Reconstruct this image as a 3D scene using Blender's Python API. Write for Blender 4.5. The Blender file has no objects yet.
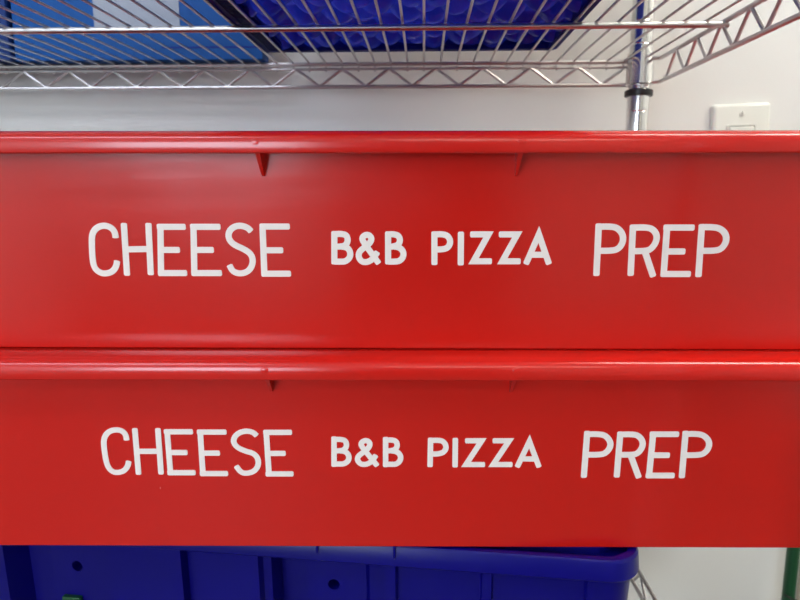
import bpy, bmesh, math, random
from mathutils import Vector, Matrix
random.seed(7)
scene = bpy.context.scene
C = scene.collection
PI = math.pi
CAMH = 1.25            # camera height above the floor
F = 640.0              # focal length in pixels of the 800 px wide frame
PITCH = math.radians(9.5)

# ------------------------------------------------------------------ materials
def new_mat(name):
    m = bpy.data.materials.new(name); m.use_nodes = True
    nt = m.node_tree
    return m, nt, nt.nodes['Principled BSDF']

def simple(name, col, rough=.5, metal=0., bump=None, **kw):
    m, nt, b = new_mat(name)
    b.inputs['Base Color'].default_value = (*col, 1)
    b.inputs['Roughness'].default_value = rough
    b.inputs['Metallic'].default_value = metal
    for k, v in kw.items(): b.inputs[k.replace('_', ' ')].default_value = v
    if bump:
        sc, st, dist = bump[:3]; stretch = bump[3] if len(bump) > 3 else (1, 1, 1)
        tc = nt.nodes.new('ShaderNodeTexCoord'); mp = nt.nodes.new('ShaderNodeMapping')
        mp.inputs['Scale'].default_value = stretch
        n = nt.nodes.new('ShaderNodeTexNoise'); n.inputs['Scale'].default_value = sc
        n.inputs['Detail'].default_value = 4
        bp = nt.nodes.new('ShaderNodeBump'); bp.inputs['Strength'].default_value = st
        bp.inputs['Distance'].default_value = dist
        nt.links.new(tc.outputs['Object'], mp.inputs[0]); nt.links.new(mp.outputs[0], n.inputs[0])
        nt.links.new(n.outputs[0], bp.inputs['Height']); nt.links.new(bp.outputs[0], b.inputs['Normal'])
    return m

def red_plastic(name, col):
    m, nt, b = new_mat(name)
    b.inputs['Base Color'].default_value = (*col, 1)
    b.inputs['IOR'].default_value = 1.54
    tc = nt.nodes.new('ShaderNodeTexCoord')
    mp = nt.nodes.new('ShaderNodeMapping'); mp.inputs['Scale'].default_value = (1, 6, 9)
    n = nt.nodes.new('ShaderNodeTexNoise'); n.inputs['Scale'].default_value = 7; n.inputs['Detail'].default_value = 1.5
    nt.links.new(tc.outputs['Object'], mp.inputs[0]); nt.links.new(mp.outputs[0], n.inputs[0])
    # long soft waves of moulded plastic
    bp = nt.nodes.new('ShaderNodeBump'); bp.inputs['Strength'].default_value = .25; bp.inputs['Distance'].default_value = .0006
    nt.links.new(n.outputs[0], bp.inputs['Height'])
    # fine grain
    n2 = nt.nodes.new('ShaderNodeTexNoise'); n2.inputs['Scale'].default_value = 900; n2.inputs['Detail'].default_value = 2
    nt.links.new(tc.outputs['Object'], n2.inputs[0])
    bp2 = nt.nodes.new('ShaderNodeBump'); bp2.inputs['Strength'].default_value = .06; bp2.inputs['Distance'].default_value = .0002
    nt.links.new(n2.outputs[0], bp2.inputs['Height']); nt.links.new(bp.outputs[0], bp2.inputs['Normal'])
    nt.links.new(bp2.outputs[0], b.inputs['Normal'])
    # worn patches change the gloss a little
    n3 = nt.nodes.new('ShaderNodeTexNoise'); n3.inputs['Scale'].default_value = 14; n3.inputs['Detail'].default_value = 2
    nt.links.new(tc.outputs['Object'], n3.inputs[0])
    mr = nt.nodes.new('ShaderNodeMapRange'); mr.inputs[1].default_value = .3; mr.inputs[2].default_value = .7
    mr.inputs[3].default_value = .17; mr.inputs[4].default_value = .23
    nt.links.new(n3.outputs[0], mr.inputs[0]); nt.links.new(mr.outputs[0], b.inputs['Roughness'])
    # tiny pale scratches
    mp4 = nt.nodes.new('ShaderNodeMapping'); mp4.inputs['Rotation'].default_value = (0, .6, 0); mp4.inputs['Scale'].default_value = (1, 1, .35)
    v = nt.nodes.new('ShaderNodeTexVoronoi'); v.inputs['Scale'].default_value = 42
    nt.links.new(tc.outputs['Object'], mp4.inputs[0]); nt.links.new(mp4.outputs[0], v.inputs[0])
    lt = nt.nodes.new('ShaderNodeMath'); lt.operation = 'LESS_THAN'; lt.inputs[1].default_value = .022
    nt.links.new(v.outputs['Distance'], lt.inputs[0])
    wn = nt.nodes.new('ShaderNodeSeparateColor'); nt.links.new(v.outputs['Color'], wn.inputs[0])
    lt2 = nt.nodes.new('ShaderNodeMath'); lt2.operation = 'LESS_THAN'; lt2.inputs[1].default_value = .12
    nt.links.new(wn.outputs[0], lt2.inputs[0])
    mu = nt.nodes.new('ShaderNodeMath'); mu.operation = 'MULTIPLY'
    nt.links.new(lt.outputs[0], mu.inputs[0]); nt.links.new(lt2.outputs[0], mu.inputs[1])
    mu2 = nt.nodes.new('ShaderNodeMath'); mu2.operation = 'MULTIPLY'; mu2.inputs[1].default_value = .45
    nt.links.new(mu.outputs[0], mu2.inputs[0])
    mx = nt.nodes.new('ShaderNodeMix'); mx.data_type = 'RGBA'
    mx.inputs['A'].default_value = (*col, 1); mx.inputs['B'].default_value = (.75, .35, .3, 1)
    nt.links.new(mu2.outputs[0], mx.inputs['Factor']); nt.links.new(mx.outputs['Result'], b.inputs['Base Color'])
    return m

M = {}
M['red'] = red_plastic('red_plastic', (.60, .012, .007))
M['letter'] = simple('white_vinyl', (.93, .85, .79), .55, bump=(500, .25, .0003))
M['wall'] = simple('wall_paint', (.79, .785, .75), .6, bump=(220, .15, .0006))
M['wall2'] = simple('room_paint', (.74, .73, .70), .7)
M['ceiling'] = simple('ceiling_paint', (.82, .82, .80), .8)
M['floor'] = simple('floor_tile', (.11, .095, .08), .5, bump=(60, .2, .001))
M['trim'] = simple('trim_paint', (.7, .7, .68), .5)
M['chrome'] = simple('chrome', (.78, .77, .76), .16, 1.)
M['chrome_wire'] = simple('chrome_wire', (.62, .60, .60), .34, 1.)
M['black'] = simple('black_plastic', (.012, .012, .013), .4)
M['bin_blue'] = simple('deep_blue_plastic', (.0020, .0012, .150), .3, Specular_IOR_Level=.25, bump=(6, .3, .004))
M['bump_blue'] = simple('dimpled_blue_plastic', (.008, .018, .50), .07, bump=(55, .9, .006))
M['carton'] = simple('blue_carton', (.004, .080, .31), .6, Specular_IOR_Level=.25)
M['navy'] = simple('navy_plastic', (.008, .016, .22), .55, Specular_IOR_Level=.2)
M['label'] = simple('pale_label', (.30, .33, .40), .5)
M['plate'] = simple('ivory_plate', (.76, .76, .70), .3)
M['green'] = simple('green_coating', (.004, .065, .02), .3)
M['tan'] = simple('tan_board', (.50, .44, .33), .6)
M['trans'] = simple('milky_plastic', (.55, .56, .60), .3)

# thin coloured plastic lets light from above through
def thin(m, col, f):
    nt = m.node_tree; b = nt.nodes['Principled BSDF']
    t = nt.nodes.new('ShaderNodeBsdfTranslucent'); t.inputs[0].default_value = (*col, 1)
    x = nt.nodes.new('ShaderNodeMixShader'); x.inputs[0].default_value = f
    nt.links.new(b.outputs[0], x.inputs[1]); nt.links.new(t.outputs[0], x.inputs[2])
    nt.links.new(x.outputs[0], nt.nodes['Material Output'].inputs[0])
thin(M['bump_blue'], (.02, .05, .70), .42)
thin(M['navy'], (.02, .04, .5), .3)
# ------------------------------------------------------------------ helpers
def link(name, bm, mat, parent=None, smooth=35):
    bmesh.ops.recalc_face_normals(bm, faces=bm.faces)
    me = bpy.data.meshes.new(name); bm.to_mesh(me); bm.free()
    me.materials.append(mat if not isinstance(mat, str) else M[mat])
    if smooth:
        for p in me.polygons: p.use_smooth = True
        me.set_sharp_from_angle(angle=math.radians(smooth))
    o = bpy.data.objects.new(name, me); C.objects.link(o)
    if parent: o.parent = parent
    return o

def tag(o, label=None, cat=None, group=None, kind=None):
    if label: o['label'] = label
    if cat: o['category'] = cat
    if group: o['group'] = group
    if kind: o['kind'] = kind
    return o

def thing(name, label, cat, loc, rz=0, group=None):
    o = bpy.data.objects.new(name, None); C.objects.link(o)
    o.empty_display_size = .05
    o.location = loc; o.rotation_euler = (0, 0, rz)
    return tag(o, label, cat, group)

def box(bm, x0, x1, y0, y1, z0, z1, bev=0):
    r = bmesh.ops.create_cube(bm, size=1)
    for v in r['verts']:
        v.co = Vector(((x0+x1)/2+v.co.x*(x1-x0), (y0+y1)/2+v.co.y*(y1-y0), (z0+z1)/2+v.co.z*(z1-z0)))
    if bev:
        es = list({e for v in r['verts'] for e in v.link_edges})
        bmesh.ops.bevel(bm, geom=es, offset=bev, segments=3, affect='EDGES', profile=.5)

def tube(bm, pts, r, n=8, cap=True):
    pts = [Vector(p) for p in pts]
    rings = []
    up = None
    for i, p in enumerate(pts):
        if i == 0: d = pts[1]-p
        elif i == len(pts)-1: d = p-pts[i-1]
        else: d = (pts[i+1]-p).normalized()+(p-pts[i-1]).normalized()
        d.normalize()
        if up is None: up = Vector((0, 0, 1)) if abs(d.z) < .9 else Vector((1, 0, 0))
        a = d.cross(up).normalized(); b = a.cross(d).normalized(); up = b
        rings.append([bm.verts.new(p+a*r*math.cos(2*PI*k/n)+b*r*math.sin(2*PI*k/n)) for k in range(n)])
    for i in range(len(rings)-1):
        for k in range(n):
            bm.faces.new((rings[i][k], rings[i][(k+1) % n], rings[i+1][(k+1) % n], rings[i+1][k]))
    if cap:
        bm.faces.new(rings[0]); bm.faces.new(rings[-1])

def lathe(bm, prof, x=0, y=0, n=24):
    rings = []
    for r, z in prof:
        rings.append([bm.verts.new((x+r*math.cos(2*PI*k/n), y+r*math.sin(2*PI*k/n), z)) for k in range(n)])
    for i in range(len(rings)-1):
        for k in range(n):
            bm.faces.new((rings[i][k], rings[i][(k+1) % n], rings[i+1][(k+1) % n], rings[i+1][k]))
    bm.faces.new(rings[0]); bm.faces.new(rings[-1])

def rrect(hx, hy, r, seg=6, div=1):
    pts = []
    for cx, cy, a0 in ((hx-r, -hy+r, -PI/2), (hx-r, hy-r, 0), (-hx+r, hy-r, PI/2), (-hx+r, -hy+r, PI)):
        for k in range(seg+1):
            a = a0+PI/2*k/seg
            pts.append((cx+r*math.cos(a), cy+r*math.sin(a)))
    return pts

def loft(bm, rings, close_last=True, close_first=True):
    vr = [[bm.verts.new(p) for p in ring] for ring in rings]
    n = len(vr[0])
    for i in range(len(vr)-1):
        for k in range(n):
            bm.faces.new((vr[i][k], vr[i][(k+1) % n], vr[i+1][(k+1) % n], vr[i+1][k]))
    if close_first: bm.faces.new(vr[0])
    if close_last: bm.faces.new(vr[-1])

# ------------------------------------------------------------------ room
def struct(name, x0, x1, y0, y1, z0, z1, mat):
    bm = bmesh.new(); box(bm, x0, x1, y0, y1, z0, z1)
    return tag(link(name, bm, mat, smooth=0), kind='structure')

WALLY = .875
SHELF_A = -math.radians(2.12)
XL, XR, YF, ZC = -2.2, 1.9, -2.6, 2.6
struct('floor', XL-.1, XR+.1, YF-.1, WALLY+.3, -.1, 0, 'floor')
struct('ceiling', XL-.1, XR+.1, YF-.1, WALLY+.3, ZC, ZC+.1, 'ceiling')
w = struct('wall_back', -2.4, 2.1, 0, .1, 0, ZC, 'wall'); w.location = (0, WALLY, 0); w.rotation_euler.z = SHELF_A*.6
struct('wall_left', XL-.1, XL, YF-.1, WALLY+.3, 0, ZC, 'wall2')
struct('wall_right', XR, XR+.1, YF-.1, WALLY+.3, 0, ZC, 'wall2')
# unseen dark double door, added for the dark reflection in the totes
M['door'] = simple('added_door_dark', (.03, .022, .02), .5)
bm = bmesh.new(); box(bm, -.42, .12, YF, YF+.04, 0, 2.1); box(bm, .125, .665, YF, YF+.04, 0, 2.1)
dr = tag(link('added_door_1', bm, 'door', smooth=0), kind='structure')
bm = bmesh.new()
for hx_ in (.07, .165): tube(bm, [(hx_, YF+.04, 1.12), (hx_, YF+.09, 1.12), (hx_, YF+.09, .88), (hx_, YF+.04, .88)], .01)
link('added_door_handle', bm, 'chrome', dr)
# wall behind the photographer with an opening for the added window
WX0, WX1, WZ0, WZ1 = -2.0, -.68, .95, 2.2
bm = bmesh.new()
box(bm, XL-.1, WX0, YF-.1, YF, 0, ZC); box(bm, WX1, XR+.1, YF-.1, YF, 0, ZC)
box(bm, WX0, WX1, YF-.1, YF, 0, WZ0); box(bm, WX0, WX1, YF-.1, YF, WZ1, ZC)
tag(link('wall_front', bm, 'wall2', smooth=0), kind='structure')
bm = bmesh.new()
for a in ((WX0, WX0+.05, WZ0, WZ1), (WX1-.05, WX1, WZ0, WZ1), (WX0, WX1, WZ0, WZ0+.05), (WX0, WX1, WZ1-.05, WZ1), ((WX0+WX1)/2-.02, (WX0+WX1)/2+.02, WZ0, WZ1)):
    box(bm, a[0], a[1], YF-.08, YF-.02, a[2], a[3])
tag(link('added_window_1', bm, 'trim', smooth=0), kind='structure')  # unseen window, added for cool light and sheen on the left
bm = bmesh.new(); box(bm, -2.15, 1.85, -.012, 0, 0, .1)
o = tag(link('baseboard_back', bm, 'trim', smooth=0), kind='structure'); o.location = (0, WALLY, 0); o.rotation_euler.z = SHELF_A*.6

# ------------------------------------------------------------------ lights
def emis(name, col, st):
    m = bpy.data.materials.new(name); m.use_nodes = True; nt = m.node_tree
    nt.nodes.remove(nt.nodes['Principled BSDF'])
    e = nt.nodes.new('ShaderNodeEmission'); e.inputs[0].default_value = (*col, 1); e.inputs[1].default_value = st
    nt.links.new(e.outputs[0], nt.nodes['Material Output'].inputs[0])
    return m
def troffer(x, y, col, st, label, hx=.6, hy=.15):
    t = thing('ceiling_light', label, 'ceiling light', (x, y, ZC))
    bm = bmesh.new()
    for a in ((-hx-.03, hx+.03, -hy-.03, -hy), (-hx-.03, hx+.03, hy, hy+.03), (-hx-.03, -hx, -hy, hy), (hx, hx+.03, -hy, hy)):
        box(bm, a[0], a[1], a[2], a[3], -.05, 0)
    link('frame', bm, 'trim', t, smooth=0)
    bm = bmesh.new(); box(bm, -hx, hx, -hy, hy, -.04, -.01)
    link('diffuser', bm, emis('lamp_diffuser', col, st), t, smooth=0)
troffer(-1.15, -.5, (.76, .83, 1.0), 9, 'long cool white ceiling light over the left side of the room')
troffer(.55, -1.9, (1.0, .93, .80), 8.5, 'added unseen pale white ceiling light at the far end of the room', .6, .15)  # added lamp, brightens the wall behind the camera for sheen on the totes
troffer(1.2, .2, (1.0, .95, .82), 15.5, 'long warm white ceiling light over the right side of the room')

ld = bpy.data.lights.new('added_daylight', 'AREA'); ld.shape = 'RECTANGLE'; ld.size = 1.2; ld.size_y = 1.25  # area lamp added outside the opening as cool window light
ld.energy = 40; ld.color = (.74, .86, 1.0)
lo = bpy.data.objects.new('added_daylight', ld); C.objects.link(lo)
lo.location = ((WX0+WX1)/2, YF-.12, (WZ0+WZ1)/2); lo.rotation_euler = (PI/2, 0, 0)
wd = bpy.data.worlds.new('world'); scene.world = wd; wd.use_nodes = True
wd.node_tree.nodes['Background'].inputs[0].default_value = (.75, .85, 1, 1)
wd.node_tree.nodes['Background'].inputs[1].default_value = 1.0

# ------------------------------------------------------------------ camera
cd = bpy.data.cameras.new('camera'); cam = bpy.data.objects.new('camera', cd); C.objects.link(cam)
cam.location = (0, 0, CAMH); cam.rotation_euler = (PI/2-PITCH, 0, 0)
cd.sensor_width = 36; cd.lens = 36*F/800; cd.clip_start = .02
cd.dof.use_dof = True; cd.dof.focus_distance = .475; cd.dof.aperture_fstop = 10
scene.camera = cam
vs = scene.view_settings
vs.view_transform = 'Standard'; vs.look = 'None'; vs.gamma = 1; vs.exposure = 0.55; vs.use_curve_mapping = False

# ------------------------------------------------------------------ wire shelving
PX, PY = .284, .792                      # rear right pole
L, DEP = 1.20, .45                       # pole spacing along the wall / out from it
TOPZ, LOWZ = CAMH+.1577, CAMH-.468
rack = thing('wire_shelving_unit', 'chrome wire shelving unit with ridged round poles against the pale wall', 'shelving', (PX, PY, 0), SHELF_A)

POLE_R = .0127
def pole(u, v):
    bm = bmesh.new()
    prof = [(.004, 0), (POLE_R+.004, .004), (POLE_R+.004, .02), (POLE_R, .03)]
    z = .05
    while z < 1.88:
        prof += [(POLE_R, z-.0014), (POLE_R, z-.0007), (POLE_R-.0003, z), (POLE_R, z+.0007), (POLE_R, z+.0014)]
        z += .0254
    prof += [(POLE_R, 1.895), (POLE_R-.002, 1.9)]
    lathe(bm, prof, u, v, 28)
    p = link('pole', bm, 'chrome', rack, smooth=20)
    for zz in (TOPZ, LOWZ):
        bm = bmesh.new()
        z0 = zz-.0445
        lathe(bm, [(POLE_R, z0), (POLE_R+.0033, z0), (POLE_R+.0036, z0+.001), (POLE_R+.0036, z0+.0062), (POLE_R+.0026, z0+.0070), (POLE_R, z0+.0072)], u, v, 28)
        s = link('sleeve', bm, 'black', p, smooth=30); s['label'] = 'black plastic clip ring on the pole'
    return p
for u in (0, -L):
    for v in (0, -DEP): pole(u, v)

EO = .016       # edge trusses sit this far outside the pole centres
RW = .0025
def zigzag(p0, p1, ztop, zbot, pitch=.057, start=.0):
    p0, p1 = Vector(p0), Vector(p1); d = (p1-p0); n = d.length; d.normalize()
    pts = []; s = start; top = True
    while s < n:
        if s < 0: s += pitch/2; top = not top; continue
        q = p0+d*s
        z = ztop if top else zbot
        # small rounded bend
        for ds, dz in ((-.004, .0025), (0, 0), (.004, .0025)):
            pts.append((q.x+d.x*ds, q.y+d.y*ds, z+(-dz if top else dz)))
        s += pitch/2; top = not top
    return pts
def wire_shelf(Z):
    # outer loop rails (top, second, bottom) as the shelf frame; truss, wires and collars below it
    bm = bmesh.new()
    u0, u1, v0, v1 = -L-EO-.0035, EO+.0035, -DEP-EO, EO-.004
    C1 = .012
    def side(a, b): return a, b
    def rails(bm, z, r, off=0):
        tube(bm, [(u0+.028, v1+off, z), (u1-.028, v1+off, z)], r, 10)      # back
        tube(bm, [(u0+.028, v0-off, z), (u1-.028, v0-off, z)], r, 10)      # front
        tube(bm, [(u0-off, v0+.024, z), (u0-off, v1-.024, z)], r, 10)
        tube(bm, [(u1+off, v0+.024, z), (u1+off, v1-.024, z)], r, 10)
    rails(bm, Z-.0028, RW); rails(bm, Z-.0295, RW)
    for ve in (v0, v1): tube(bm, [(u0+.028, ve, Z-.0088), (u1-.028, ve, Z-.0088)], .0016, 10)
    # curved links running from the rails to the corner collars
    for cu, su in ((0, 1), (-L, -1)):
        for cv, sv in ((0, 1), (-DEP, -1)):
            ve = v1 if sv > 0 else v0; ue = u1 if su > 0 else u0
            for z in (Z-.0028, Z-.0295):
                tube(bm, [(cu-su*.0125, ve, z), (cu-su*.010, cv+sv*.008, z), (cu-su*.009, cv+sv*.004, z-.001)], RW*.9, 8)
                tube(bm, [(ue, cv-sv*.0125, z), (cu+su*.010, cv-sv*.009, z), (cu+su*.006, cv-sv*.008, z-.001)], RW*.9, 8)
    # support rods under the wires
    for v in (-.173, -.33):
        tube(bm, [(u0-.002, v, Z-.0058), (u1+.003, v, Z-.0058)], .0030, 12)
    fr = link('shelf', bm, 'chrome_wire', rack)
    bm = bmesh.new(); u = u1-.0150
    zc = Z-.0012
    while u > u0+.02:
        tube(bm, [(u, v0-.001, zc-.010), (u, v0-.0035, zc-.002), (u, v0+.003, zc), (u, v1-.003, zc), (u, v1+.0035, zc-.002), (u, v1+.001, zc-.010)], .00135, 6)
        u -= .0200
    link('shelf_wires', bm, 'chrome_wire', fr)
    for a, b, st, pi, zt in (((u1-.03, v1), (u0+.03, v1), .0025, .057, .0088), ((u1-.03, v0), (u0+.03, v0), .009, .057, .0088), ((u1, v1-.026), (u1, v0+.026), -.010, .054, .004), ((u0, v1-.026), (u0, v0+.026), .0, .054, .004)):
        bm = bmesh.new(); tube(bm, zigzag((*a, 0), (*b, 0), Z-zt, Z-.0285, pitch=pi, start=st), .0018, 8)
        link('truss', bm, 'chrome_wire', fr)
    for cu in (0, -L):
        for cv in (0, -DEP):
            bm = bmesh.new()
            lathe(bm, [(POLE_R+.0006, Z+.004), (POLE_R+.0022, Z+.004), (POLE_R+.0028, Z-.016), (POLE_R+.0036, Z-.031), (POLE_R+.0024, Z-.032)], cu, cv, 28)
            link('collar', bm, 'chrome', fr)
wire_shelf(TOPZ); wire_shelf(LOWZ)

# ------------------------------------------------------------------ red totes
RIM_TOP = {'upper': CAMH+.0428, 'lower': CAMH-.1194}
HX, HY, RC = .43, .136, .035                 # half size of the outer wall at the top
THS = {'upper': .16212, 'lower': .1666}                                   # height
DRAFT = .013/.166
def tote_rings(TH): return [(-.0145, -TH), (-.0135, -TH+.0003), (-.0130, -TH+.0010), (-DRAFT*.10, -.10), (-DRAFT*.02, -.02), (0, -.0035), (.0150, -.0032), (.0170, -.006), (.0172, -.0138),
         (.0178, -.0154), (.0190, -.0158), (.0202, -.0150), (.0207, -.0130), (.0207, -.0085), (.0203, -.0060), (.0193, -.0038), (.0176, -.0020), (.0154, -.0010),
         (.0134, -.0009), (.0124, -.0004), (.0112, 0), (-.0165, .0), (-.0174, -.0004), (-.0180, -.0014), (-.0184, -.0030), (-.0190, -.0037), (-.0195, -.0075), (-.0225, -.10), (-.0260, -TH+.006), (-.0290, -TH+.0032)]
def tote(which, label, cx, cy, rz):
    TH = THS[which]
    t = thing('plastic_tote', label, 'tote', (cx, cy, RIM_TOP[which]-TH), rz, 'red totes stacked on the blue bin')
    bm = bmesh.new()
    rings = []
    for o_, z in tote_rings(TH):
        rings.append([(x, y, z+TH) for x, y in rrect(HX+o_, HY+o_, max(RC+o_, .008), 7)])
    loft(bm, rings)
    link('body', bm, 'red', t, smooth=28)
    # triangular gussets under the rim
    def gus(px, py, dx, dy):
        bm = bmesh.new()
        for s in (0,):
            tx, ty = -dy, dx
            th0 = .0017; th1 = .0009
            prof = [(-.001, -.0025, th0), (.0168, -.0025, th0), (.0162, -.0145, th0), (.0145, -.0165, th0*.95), (.0005, -.0302, th1), (-.003, -.0310, th1)]
            a = [bm.verts.new((px+dx*o_+tx*w_, py+dy*o_+ty*w_, TH+z)) for o_, z, w_ in prof]
            b = [bm.verts.new((px+dx*o_-tx*w_, py+dy*o_-ty*w_, TH+z)) for o_, z, w_ in prof]
            bm.faces.new(a); bm.faces.new(b[::-1])
            n = len(prof)
            for k in range(n): bm.faces.new((a[k], b[k], b[(k+1) % n], a[(k+1) % n]))
        # shallow sink mark of the moulding on the lip above the gusset
        m_ = bmesh.ops.create_uvsphere(bm, u_segments=14, v_segments=8, radius=1)
        for v in m_['verts']: v.co = Vector((px+v.co.x*.0042, py+dy*.0200+v.co.y*.0009, TH-.0085+v.co.z*.0030))
        for f in bm.faces:
            if len(f.verts) < 5 and f.calc_area() < 3e-6: f.smooth = True
        g = link('gusset', bm, 'red', t, smooth=30)
    for gx in (-.0915, .0915):
        gus(gx, -HY, 0, -1); gus(gx, HY, 0, 1)
    # moulding marks on the lip above the gussets
    return t
FACE_TOP = .4705        # wall distance of the outer wall at its top
up = tote('upper', 'upper red plastic tote with white CHEESE B&B PIZZA PREP letters, topmost of the stack', -.006, FACE_TOP+HY, -.012)
lowt = tote('lower', 'lower red plastic tote with white CHEESE B&B PIZZA PREP letters, on blue bin', -.006, FACE_TOP+HY, -.006)

# ------------------------------------------------------------------ stick-on letters
def stroke(bm, pts, w, y0, y1):
    """flat ribbon of width w along pts (in the x-z plane), from depth y0 to y1, ends slightly rounded"""
    P = [Vector(p) for p in pts]
    n = len(P)
    h = w/2
    L_, R_ = [], []
    dirs = [(P[i+1]-P[i]).normalized() for i in range(n-1)]
    def perp(d): return Vector((-d.y, d.x))
    c = h*.45
    a = P[0]; d = dirs[0]; q = perp(d)
    L_ += [a+q*(h-c), a+d*c*.35+q*(h-c*.3), a+d*c+q*h]; R_ += [a-q*(h-c), a+d*c*.35-q*(h-c*.3), a+d*c-q*h]
    for i in range(1, n-1):
        m = (perp(dirs[i-1])+perp(dirs[i])).normalized()
        k = h/max(.35, m.dot(perp(dirs[i])))
        L_.append(P[i]+m*k); R_.append(P[i]-m*k)
    a = P[-1]; d = dirs[-1]; q = perp(d)
    L_ += [a-d*c+q*h, a-d*c*.35+q*(h-c*.3), a+q*(h-c)]; R_ += [a-d*c-q*h, a-d*c*.35-q*(h-c*.3), a-q*(h-c)]
    m_ = len(L_)-1
    fl = [bm.verts.new((v.x, y0-.00006*i/m_, v.y)) for i, v in enumerate(L_)]; fr = [bm.verts.new((v.x, y0-.00006*i/m_, v.y)) for i, v in enumerate(R_)]
    bl = [bm.verts.new((v.x, y1, v.y)) for v in L_]; br = [bm.verts.new((v.x, y1, v.y)) for v in R_]
    m = len(L_)
    for i in range(m-1):
        bm.faces.new((fl[i], fl[i+1], fr[i+1], fr[i])); bm.faces.new((bl[i], br[i], br[i+1], bl[i+1]))
        bm.faces.new((fl[i], bl[i], bl[i+1], fl[i+1])); bm.faces.new((fr[i], fr[i+1], br[i+1], br[i]))
    bm.faces.new((fl[0], fr[0], br[0], bl[0])); bm.faces.new((fl[-1], bl[-1], br[-1], fr[-1]))

def smooth_path(pts, it=2):
    """corner-cut a curved path, keeping its ends"""
    for _ in range(it):
        q = [pts[0]]
        for a, b in zip(pts, pts[1:]):
            q.append((a[0]*.75+b[0]*.25, a[1]*.75+b[1]*.25)); q.append((a[0]*.25+b[0]*.75, a[1]*.25+b[1]*.75))
        q.append(pts[-1]); pts = q
    return pts

def face_point(t_loc, t_rz, px, py, TH):
    """where the sight line through a spot of the lettering layout meets the tote's front wall: tote-local x, z"""
    d = Vector(((px-400)/F, 1, 0)); v = (300-py)/F
    c, s = math.cos(PITCH), math.sin(PITCH)
    dw = Vector(((px-400)/F, c+v*s, -s+v*c))
    Ri = Matrix.Rotation(-t_rz, 3, 'Z')
    o = Ri @ (Vector((0, 0, CAMH))-Vector(t_loc)); dl = Ri @ dw
    # wall plane: y = -HY + DRAFT*(TH - z)
    k = (-HY+DRAFT*(TH-o.z)-o.y)/(dl.y+DRAFT*dl.z)
    p = o+dl*k
    return p.x, p.z

ORDER = ['C', 'H', 'E', 'E', 'S', 'E', 'B', '&', 'B', 'P', 'I', 'Z', 'Z', 'A', 'P', 'R', 'E', 'P']
S_, K_ = 's', 'c'     # straight / curved strokes
def E(x0, xt, xb, xl, yt, ym, yb, rt, rm, rb):
    return [(S_, [(xt, yt), (xb, yb)]), (S_, [(x0, yt), (rt, yt)]), (S_, [((xt+xb)/2, ym), (rm, ym)]), (S_, [(xl, yb), (rb, yb)])]
def B(xv, yt, ym, yb, b1, b2):
    return [(S_, [(xv, yt-10), (xv, yb+9)]), (K_, [(xv, yt)]+b1+[(xv, ym)]), (K_, [(b1[-1][0]-3, ym-1)]+b2+[(xv, yb)])]
UPPER = [
 ((70, 210, 3.333, 20.5), [
  [(K_, [(153, 94), (150, 72), (135, 56), (112, 51), (90, 58), (76, 76), (73, 100), (76, 170), (84, 196), (103, 210), (122, 212), (143, 205), (155, 188), (158, 168)])],
  [(S_, [(180, 43), (191, 219)]), (S_, [(262, 43), (270, 217)]), (S_, [(186, 131), (266, 130)])],
  E(290, 302, 304, 294, 56, 133, 210, 386, 367, 391),
  E(401, 412, 415, 405, 56, 133, 210, 502, 480, 507),
  [(K_, [(605, 72), (592, 58), (567, 51), (543, 57), (529, 74), (529, 96), (545, 115), (578, 129), (603, 145), (611, 168), (604, 194), (586, 209), (563, 212), (542, 204), (531, 182)])],
  E(632, 642, 648, 638, 55, 134, 212, 733, 711, 737)]),
 ((310, 210, 3.2, 19.5), [
  B(78, 77, 117, 165, [(100, 76), (117, 80), (122, 97), (115, 113), (98, 117)], [(118, 119), (129, 132), (129, 151), (114, 165), (95, 165)]),
  [(K_, [(221, 172), (172, 104), (166, 90), (175, 80), (188, 79), (198, 90), (192, 106), (172, 121), (157, 134), (155, 151), (166, 166), (184, 167), (200, 158), (217, 133)])],
  B(250, 78, 117, 165, [(268, 77), (284, 82), (289, 98), (282, 112), (266, 117)], [(286, 119), (299, 132), (299, 150), (286, 164), (268, 165)]),
  [(S_, [(398, 68), (398, 176)]), (K_, [(398, 78), (425, 77), (442, 83), (450, 101), (443, 119), (427, 126), (398, 126)])],
  [(S_, [(483, 69), (482, 177)])],
  [(S_, [(512, 78), (571, 78), (523, 164), (582, 164)])],
  [(S_, [(604, 78), (663, 78), (615, 164), (674, 164)])],
  [(S_, [(690, 174), (732, 78), (765, 174)]), (S_, [(706, 143), (752, 143)])]]),
 ((580, 210, 4.444, 27.5), [
  [(S_, [(83, 59), (72, 293)]), (K_, [(82, 74), (135, 73), (168, 80), (191, 110), (190, 145), (168, 175), (135, 181), (80, 181)])],
  [(S_, [(235, 64), (224, 293)]), (K_, [(234, 78), (290, 77), (320, 83), (341, 108), (338, 142), (315, 174), (290, 182), (232, 183)]), (S_, [(286, 180), (325, 297)])],
  E(370, 386, 371, 357, 78, 184, 284, 508, 467, 491),
  [(S_, [(541, 62), (525, 298)]), (K_, [(540, 76), (595, 76), (626, 84), (649, 110), (648, 145), (625, 175), (592, 181), (534, 181)])]])]
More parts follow.
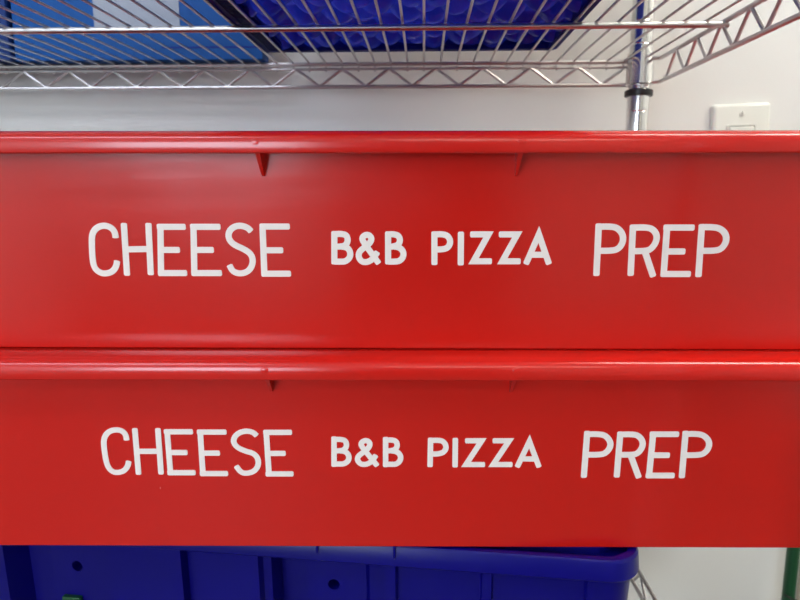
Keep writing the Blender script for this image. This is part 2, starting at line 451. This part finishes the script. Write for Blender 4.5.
LOWER = [
 ((80, 410, 3.333, 18.5), [
  [(K_, [(156, 101), (153, 80), (138, 67), (116, 65), (95, 72), (82, 89), (79, 112), (87, 170), (97, 195), (113, 207), (130, 208), (148, 202), (160, 187), (163, 169)])],
  [(S_, [(183, 60), (196, 215)]), (S_, [(260, 60), (271, 214)]), (S_, [(190, 137), (266, 137)])],
  E(280, 291, 302, 292, 72, 141, 208, 377, 359, 386),
  E(390, 401, 410, 400, 73, 143, 211, 489, 467, 494),
  [(K_, [(590, 86), (577, 73), (553, 69), (530, 75), (515, 89), (511, 107), (524, 124), (550, 136), (580, 144), (594, 161), (595, 185), (581, 204), (558, 211), (537, 208), (520, 185)])],
  E(611, 621, 630, 619, 74, 144, 212, 707, 686, 712)]),
 ((310, 420, 3.2, 17.5), [
  B(77, 62, 98, 140, [(98, 61), (114, 65), (118, 82), (110, 95), (95, 98)], [(114, 100), (125, 112), (124, 129), (110, 140), (92, 140)]),
  [(K_, [(216, 147), (168, 88), (162, 76), (171, 66), (184, 65), (193, 75), (188, 89), (170, 103), (154, 115), (151, 128), (162, 141), (180, 142), (196, 134), (212, 111)])],
  B(242, 64, 98, 141, [(262, 63), (276, 67), (280, 82), (273, 94), (258, 98)], [(278, 100), (290, 112), (290, 128), (277, 141), (260, 141)]),
  [(S_, [(386, 56), (384, 150)]), (K_, [(386, 65), (412, 64), (428, 68), (437, 86), (429, 102), (412, 108), (385, 108)])],
  [(S_, [(465, 57), (464, 151)])],
  [(S_, [(496, 66), (549, 66), (499, 142), (560, 142)])],
  [(S_, [(584, 66), (637, 66), (586, 142), (648, 142)])],
  [(S_, [(662, 151), (702, 68), (733, 151)]), (S_, [(676, 124), (724, 124)])]]),
 ((560, 410, 4.444, 26.5), [
  [(S_, [(121, 92), (105, 300)]), (K_, [(120, 107), (170, 106), (202, 112), (224, 140), (222, 168), (200, 193), (172, 198), (113, 198)])],
  [(S_, [(268, 95), (251, 299)]), (K_, [(267, 108), (320, 107), (347, 112), (368, 138), (365, 167), (343, 194), (317, 198), (260, 198)]), (S_, [(312, 197), (350, 301)])],
  E(398, 413, 395, 380, 107, 200, 290, 528, 487, 508),
  [(S_, [(558, 92), (540, 302)]), (K_, [(557, 106), (605, 105), (638, 111), (663, 138), (660, 170), (637, 195), (607, 200), (549, 200)])]])]
def letters(t, which, data):
    TH = THS[which]
    k = 0
    for (ox, oy, sc, sw), items in data:
        for strokes in items:
            bm = bmesh.new()
            for q, (kind, pts) in enumerate(strokes):
                if kind == K_: pts = smooth_path(pts)
                P = [face_point(t.location, t.rotation_euler.z, ox+x/sc, oy+y/sc, TH) for x, y in pts]
                # stroke width in metres from the face distance
                zc = P[len(P)//2][1]
                depth = (t.location.y-HY+DRAFT*(TH-zc))*math.cos(PITCH)-(t.location.z+zc-CAMH)*math.sin(PITCH)
                wd_ = sw/sc/F*depth
                stroke(bm, P, wd_, -.0005-.00009*q, .0003)
            # lay the flat letter on the drafted wall
            for v in bm.verts:
                v.co.y += -HY+DRAFT*(TH-v.co.z)
            o = link('letter', bm, 'letter', t, smooth=0)
            o['label'] = 'white stick-on %s' % ('ampersand' if ORDER[k] == '&' else 'letter '+ORDER[k])
            k += 1
letters(up, 'upper', UPPER); letters(lowt, 'lower', LOWER)

# ------------------------------------------------------------------ blue bin under the totes
BIN_A = -.13
BH = RIM_TOP['lower']-THS['lower']-LOWZ-.0006
rc = Vector((.1945, .4600))                     # front right corner of the rim (before rounding)
BW, BD = .66, .27
bc = rc + Vector((math.cos(BIN_A), math.sin(BIN_A)))*(-BW/2) + Vector((-math.sin(BIN_A), math.cos(BIN_A)))*(BD/2)
bin_ = thing('storage_bin', 'deep blue plastic storage bin under the red totes on the lower wire shelf', 'bin', (bc.x, bc.y, LOWZ+.0002), BIN_A)
def bin_pt(px, h):
    """bin-local x of a sight line meeting the bin front at height h under the camera"""
    q = None
    n = Vector((-math.sin(BIN_A), math.cos(BIN_A)))
    x = 0; D = .49
    for _ in range(20):
        z = D*math.cos(PITCH)+h*math.sin(PITCH)
        x = (px-400)/F*z
        # front plane passes rc
        D = rc.y+.01 - (x-rc.x)*math.tan(-BIN_A)
    return (Vector((x, D))-bc).dot(Vector((math.cos(BIN_A), math.sin(BIN_A))))
fx, fy = BW/2, BD/2
# outline of the front wall: (photo column, inset)
front = [(-60, .0), (6, .0), (14, .022), (36, .024), (40, .017), (103, .017), (110, .0), (183, .0), (185, .009), (194, .009), (197, .0), (260, .0), (262, .007), (270, .008), (273, .028), (302, .028), (304, .013),
         (364, .013), (367, .015), (383, .015), (386, -.001), (396, -.001), (398, .005), (480, .005), (482, .001), (491, .001), (493, .006), (584, .006), (586, .001), (593, .001), (595, .003)]
def bin_outline(base_inset, r, zfrac):
    """full plan outline of the wall, front side detailed"""
    hx, hy = fx-base_inset, fy-base_inset
    pts = []
    for px, ins in front:
        x = bin_pt(px, .33)
        x = max(x, -hx+r+.002)
        if x < hx-r-.002: pts.append((x, -hy+ins))
    for cx, cy, a0 in ((hx-r, -hy+r+.0, -PI/2), (hx-r, hy-r, 0), (-hx+r, hy-r, PI/2), (-hx+r, -hy+r, PI)):
        for k in range(7):
            a = a0+PI/2*k/6
            pts.append((cx+r*math.cos(a), cy+r*math.sin(a)))
    return pts
bm = bmesh.new()
zr = BH-.0195
def wr(ins, z, f=1):
    return [(x, y, z) for x, y in bin_outline(ins, .022, f)]
def rr(ins, z, r):
    return [(x, y, z) for x, y in rrect(fx-ins, fy-ins, r, 8)]
loft(bm, [wr(.018, 0), wr(.014, .004), wr(.006, zr+.001)], close_last=False)
# inner wall
loft(bm, [rr(.036, zr+.001, .012), rr(.045, .004, .012)], close_first=False)
body = link('body', bm, 'bin_blue', bin_, smooth=25)
# holes in the two pockets
def cutter(px, h):
    b2 = bmesh.new()
    lathe(b2, [(.0052, -.05), (.0052, .05)], 0, 0, 20)
    me = bpy.data.meshes.new('c'); b2.to_mesh(me); b2.free()
    c = bpy.data.objects.new('c', me); C.objects.link(c)
    c.parent = bin_; c.rotation_euler = (PI/2, 0, 0)
    c.location = (bin_pt(px, h), -fy+.015, CAMH-h-LOWZ)
    return c
cuts = [cutter(67, .345), cutter(331, .340)]
for c in cuts:
    md = body.modifiers.new('b', 'BOOLEAN'); md.operation = 'DIFFERENCE'; md.object = c; md.solver = 'EXACT'
bpy.context.view_layer.update()
dg = bpy.context.evaluated_depsgraph_get()
me = bpy.data.meshes.new_from_object(body.evaluated_get(dg))
if len(me.polygons) > 30:
    body.modifiers.clear(); body.data = me
    me.set_sharp_from_angle(angle=math.radians(25))
for c in cuts: bpy.data.objects.remove(c)
# rim band with a ledge, groove and inner lip
bm = bmesh.new()
loft(bm, [rr(.010, zr, .024), rr(.0012, zr, .028), rr(0, zr+.0015, .030), rr(.001, BH-.0035, .030), rr(.0025, BH-.0012, .029), rr(.005, BH-.0006, .028), rr(.008, BH-.0012, .026),
          rr(.010, BH-.006, .024), rr(.020, BH-.007, .020), rr(.022, BH, .018), rr(.0245, BH, .018), rr(.0345, zr, .012), ], close_first=False, close_last=False)
link('rim', bm, 'bin_blue', bin_, smooth=30)
# cross ribs standing in the rim's groove
def small(px, h, w, hh, ins, name, mat, lab=None, dep=.006):
    bm = bmesh.new(); x = bin_pt(px, h); z = CAMH-h-LOWZ
    box(bm, x-w/2, x+w/2, -fy+ins-dep, -fy+ins+.002, z-hh/2, z+hh/2, .0008)
    o = link(name, bm, mat, bin_)
    if lab: o['label'] = lab
    return o
for px in (262, 372): pass
small(63, .384, .018, .016, .028, 'tag', 'green', 'small green tag in the bin handle pocket')
for px in (320, 396):
    small(px, .2915, .0022, .013, .0003, 'rib', 'bin_blue', dep=.0016)

# ------------------------------------------------------------------ things on the upper shelf
def s2w(u, v):
    c, s = math.cos(SHELF_A), math.sin(SHELF_A)
    return (PX+u*c-v*s, PY+u*s+v*c)
ZS = TOPZ+.0003
# dimple-bottomed blue bin
cu0, cu1, cv0, cv1 = -.441, -.106, -.40, -.038
x, y = s2w((cu0+cu1)/2, (cv0+cv1)/2)
tb = thing('dimpled_bin', 'deep blue bin with a dimpled glossy bottom on the upper wire shelf', 'bin', (x, y, ZS), SHELF_A)
hx, hy = (cu1-cu0)/2, (cv1-cv0)/2
bm = bmesh.new()
NX, NY = 150, 150
grid = []
cells = {}
def bump(x, y):
    p = .034
    best = 9; 
    j0 = math.floor(y/(p*.866))
    second = 9
    for j in (j0-1, j0, j0+1, j0+2):
        i0 = math.floor(x/p-(.5 if j % 2 else 0))
        for i in (i0-1, i0, i0+1, i0+2):
            rnd = random.Random(i*131+j*977)
            cx = (i+(.5 if j % 2 else 0))*p+rnd.uniform(-.010, .010); cy = j*p*.866+rnd.uniform(-.010, .010)
            d = math.hypot(x-cx, y-cy)
            if d < best: second, best = best, d
            elif d < second: second = d
    return .0140*min(1, (best/.0185))**2.0
for j in range(NY+1):
    row = []
    for i in range(NX+1):
        xx = -hx+.026+(2*hx-.026-.012)*i/NX; yy = -hy+.006+(2*hy-.012)*j/NY
        row.append(bm.verts.new((xx, yy, .001+bump(xx, yy))))
    grid.append(row)
for j in range(NY):
    for i in range(NX):
        bm.faces.new((grid[j][i], grid[j][i+1], grid[j+1][i+1], grid[j+1][i]))
fl = link('dimpled_bottom', bm, 'bump_blue', tb, smooth=80)
def ringwall(bm, rings): loft(bm, rings, close_first=False, close_last=False)
bm = bmesh.new()
def r2(o_, z, lo=0): return [(x, y, z) for x, y in rrect(hx+o_, hy+o_, max(.012+o_, .004), 5)]
ringwall(bm, [r2(-.012, .004), r2(-.012, .0), r2(-.002, .0), r2(0, .003), r2(.003, .16), r2(.012, .16), r2(.012, .18), r2(.002, .18), r2(-.004, .012), r2(-.012, .004)])
link('wall', bm, 'navy', tb, smooth=30)
# ribbed strip along the left edge of the bottom
bm = bmesh.new()
yy = -hy+.01
while yy < hy-.01:
    box(bm, -hx+.010, -hx+.0255, yy, yy+.0022, .0006, .006); yy += .0050
box(bm, -hx+.010, -hx+.027, -hy+.006, hy-.006, .004, .007)
link('ribbed_edge', bm, 'navy', tb, smooth=0)

# blue carton standing on the back of the shelf
u0, u1 = -.752, -.449
x, y = s2w((u0+u1)/2, -.002)
ct = thing('blue_carton', 'bright blue carton with pale label standing at back of the upper wire shelf', 'carton', (x, y, ZS), SHELF_A)
hw = (u1-u0)/2
bm = bmesh.new(); box(bm, -hw, hw, -.002, .030, 0, .26, .0012); link('box', bm, 'carton', ct)
bm = bmesh.new(); loft(bm, [[(x-hw+.153, y_, z+.117) for x, z in rrect(.052, .084, .007, 5)] for y_ in (-.0015, -.0028)])
link('label', bm, 'label', ct)['label'] = 'pale grey printed label'
bm = bmesh.new(); box(bm, .03, hw-.001, -.0026, -.0015, .0135, .0150); link('fold_line', bm, 'navy', ct, smooth=0)
bm = bmesh.new()
for k in range(20): pass
lathe(bm, [(.0165, -.0004), (.0165, .0008)], 0, 0, 28)
o = link('label', bm, 'label', ct); o['label'] = 'round pale printed mark'
o.rotation_euler = (PI/2, 0, 0); o.location = (-hw+.078, -.0022, .086)
# navy folder beside it
x, y = s2w(-.886, -.002)
nb = thing('navy_carton', 'dark navy carton on the upper wire shelf, left of the bright blue carton', 'carton', (x, y, ZS), SHELF_A)
bm = bmesh.new(); box(bm, -.13, .13, -.006, .030, 0, .25, .0015); link('box', bm, simple('navy_card', (.005, .03, .16), .6, Specular_IOR_Level=.25), nb)
bm = bmesh.new(); box(bm, -.13, .13, -.0068, -.005, .17, .18); link('flap_edge', bm, 'navy', nb, smooth=0)

# ------------------------------------------------------------------ switch plate
# set on the wall, tilted a touch
def wall_y(x): return WALLY+x*math.tan(SHELF_A*.6)
SX, SZ = .4480, CAMH+.1155
sp = thing('switch_plate', 'white rocker switch plate on the wall right of the chrome pole', 'light switch', (SX, wall_y(SX)-.0002, SZ-.126), SHELF_A*.6)
sp.rotation_euler.y = -.040
bm = bmesh.new()
loft(bm, [[(x, y_, z+.063) for x, z in rrect(.0375-o_, .0620-o_, .004, 4)] for o_, y_ in ((0, 0), (0, -.003), (.0012, -.0052), (.004, -.0066))])
link('plate', bm, 'plate', sp, smooth=50)
bm = bmesh.new()
# raised frame round the rocker, and the rocker
fw, fh = .0178, .0345
loft(bm, [[(x, y_, z+.063) for x, z in rrect(fw+a, fh+a, .002, 3)] for a, y_ in ((.0012, -.0064), (.0010, -.0082), (-.0008, -.0082), (-.0012, -.0060))], close_first=False, close_last=False)
link('rocker_frame', bm, 'plate', sp, smooth=40)
bm = bmesh.new(); box(bm, -fw+.0022, fw-.0022, -.0092, -.005, .063-fh+.0022, .063+fh-.0022, .0012)
link('rocker', bm, 'plate', sp)
for zz in (.063+.0487, .063-.0487):
    bm = bmesh.new()
    lathe(bm, [(.0032, 0), (.0032, .0006), (.002, .0011)], 0, 0, 16)
    s = link('screw', bm, 'plate', sp); s.rotation_euler = (PI/2, 0, 0); s.location = (0, -.0065, zz)
    bm = bmesh.new(); box(bm, -.00035, .00035, -.0079, -.0066, zz-.0028, zz+.0028)
    link('screw_slot', bm, 'black', s, smooth=0).matrix_parent_inverse = (Matrix.Translation(s.location) @ Matrix.Rotation(PI/2, 4, 'X')).inverted()

# ------------------------------------------------------------------ green pipe, cable and board at right
gx, gy = .5335, .800
gp = thing('green_pipe', 'green coated upright pipe at the lower right, in front of the wall', 'pipe', (gx, gy, 0))
bm = bmesh.new()
lathe(bm, [(.008, 0), (.008, .86)], 0, 0, 20); link('pipe', bm, 'green', gp, smooth=40)
bm = bmesh.new(); lathe(bm, [(.0092, .832), (.0098, .834), (.0098, .86), (.007, .864)], 0, 0, 20); link('cap', bm, 'black', gp, smooth=40)['label'] = 'dark end cap'
bx = .630
bm = bmesh.new(); box(bm, bx-.045, bx+.20, -.004, .004, 0, .84, .001)
bd = link('tan_board', bm, 'tan'); bd.location = (0, wall_y(.6)-.0075, 0); bd.rotation_euler.z = SHELF_A*.6
bd.location.y = wall_y(bx)+bx*math.tan(-SHELF_A*.6)-.0055
tag(bd, 'tan board leaning flat on the wall behind the green pipe', 'board')
bm = bmesh.new(); tube(bm, [(gx-.012, gy-.0095, .712), (gx+.004, gy-.0098, .704), (gx+.02, gy-.009, .697), (gx+.06, gy+.01, .675), (gx+.14, gy+.04, .62), (gx+.2, gy+.045, .4), (gx+.2, gy+.04, .002)], .0012, 8)
tag(link('cable', bm, 'black'), 'thin dark cable looping past the green pipe', 'cable')
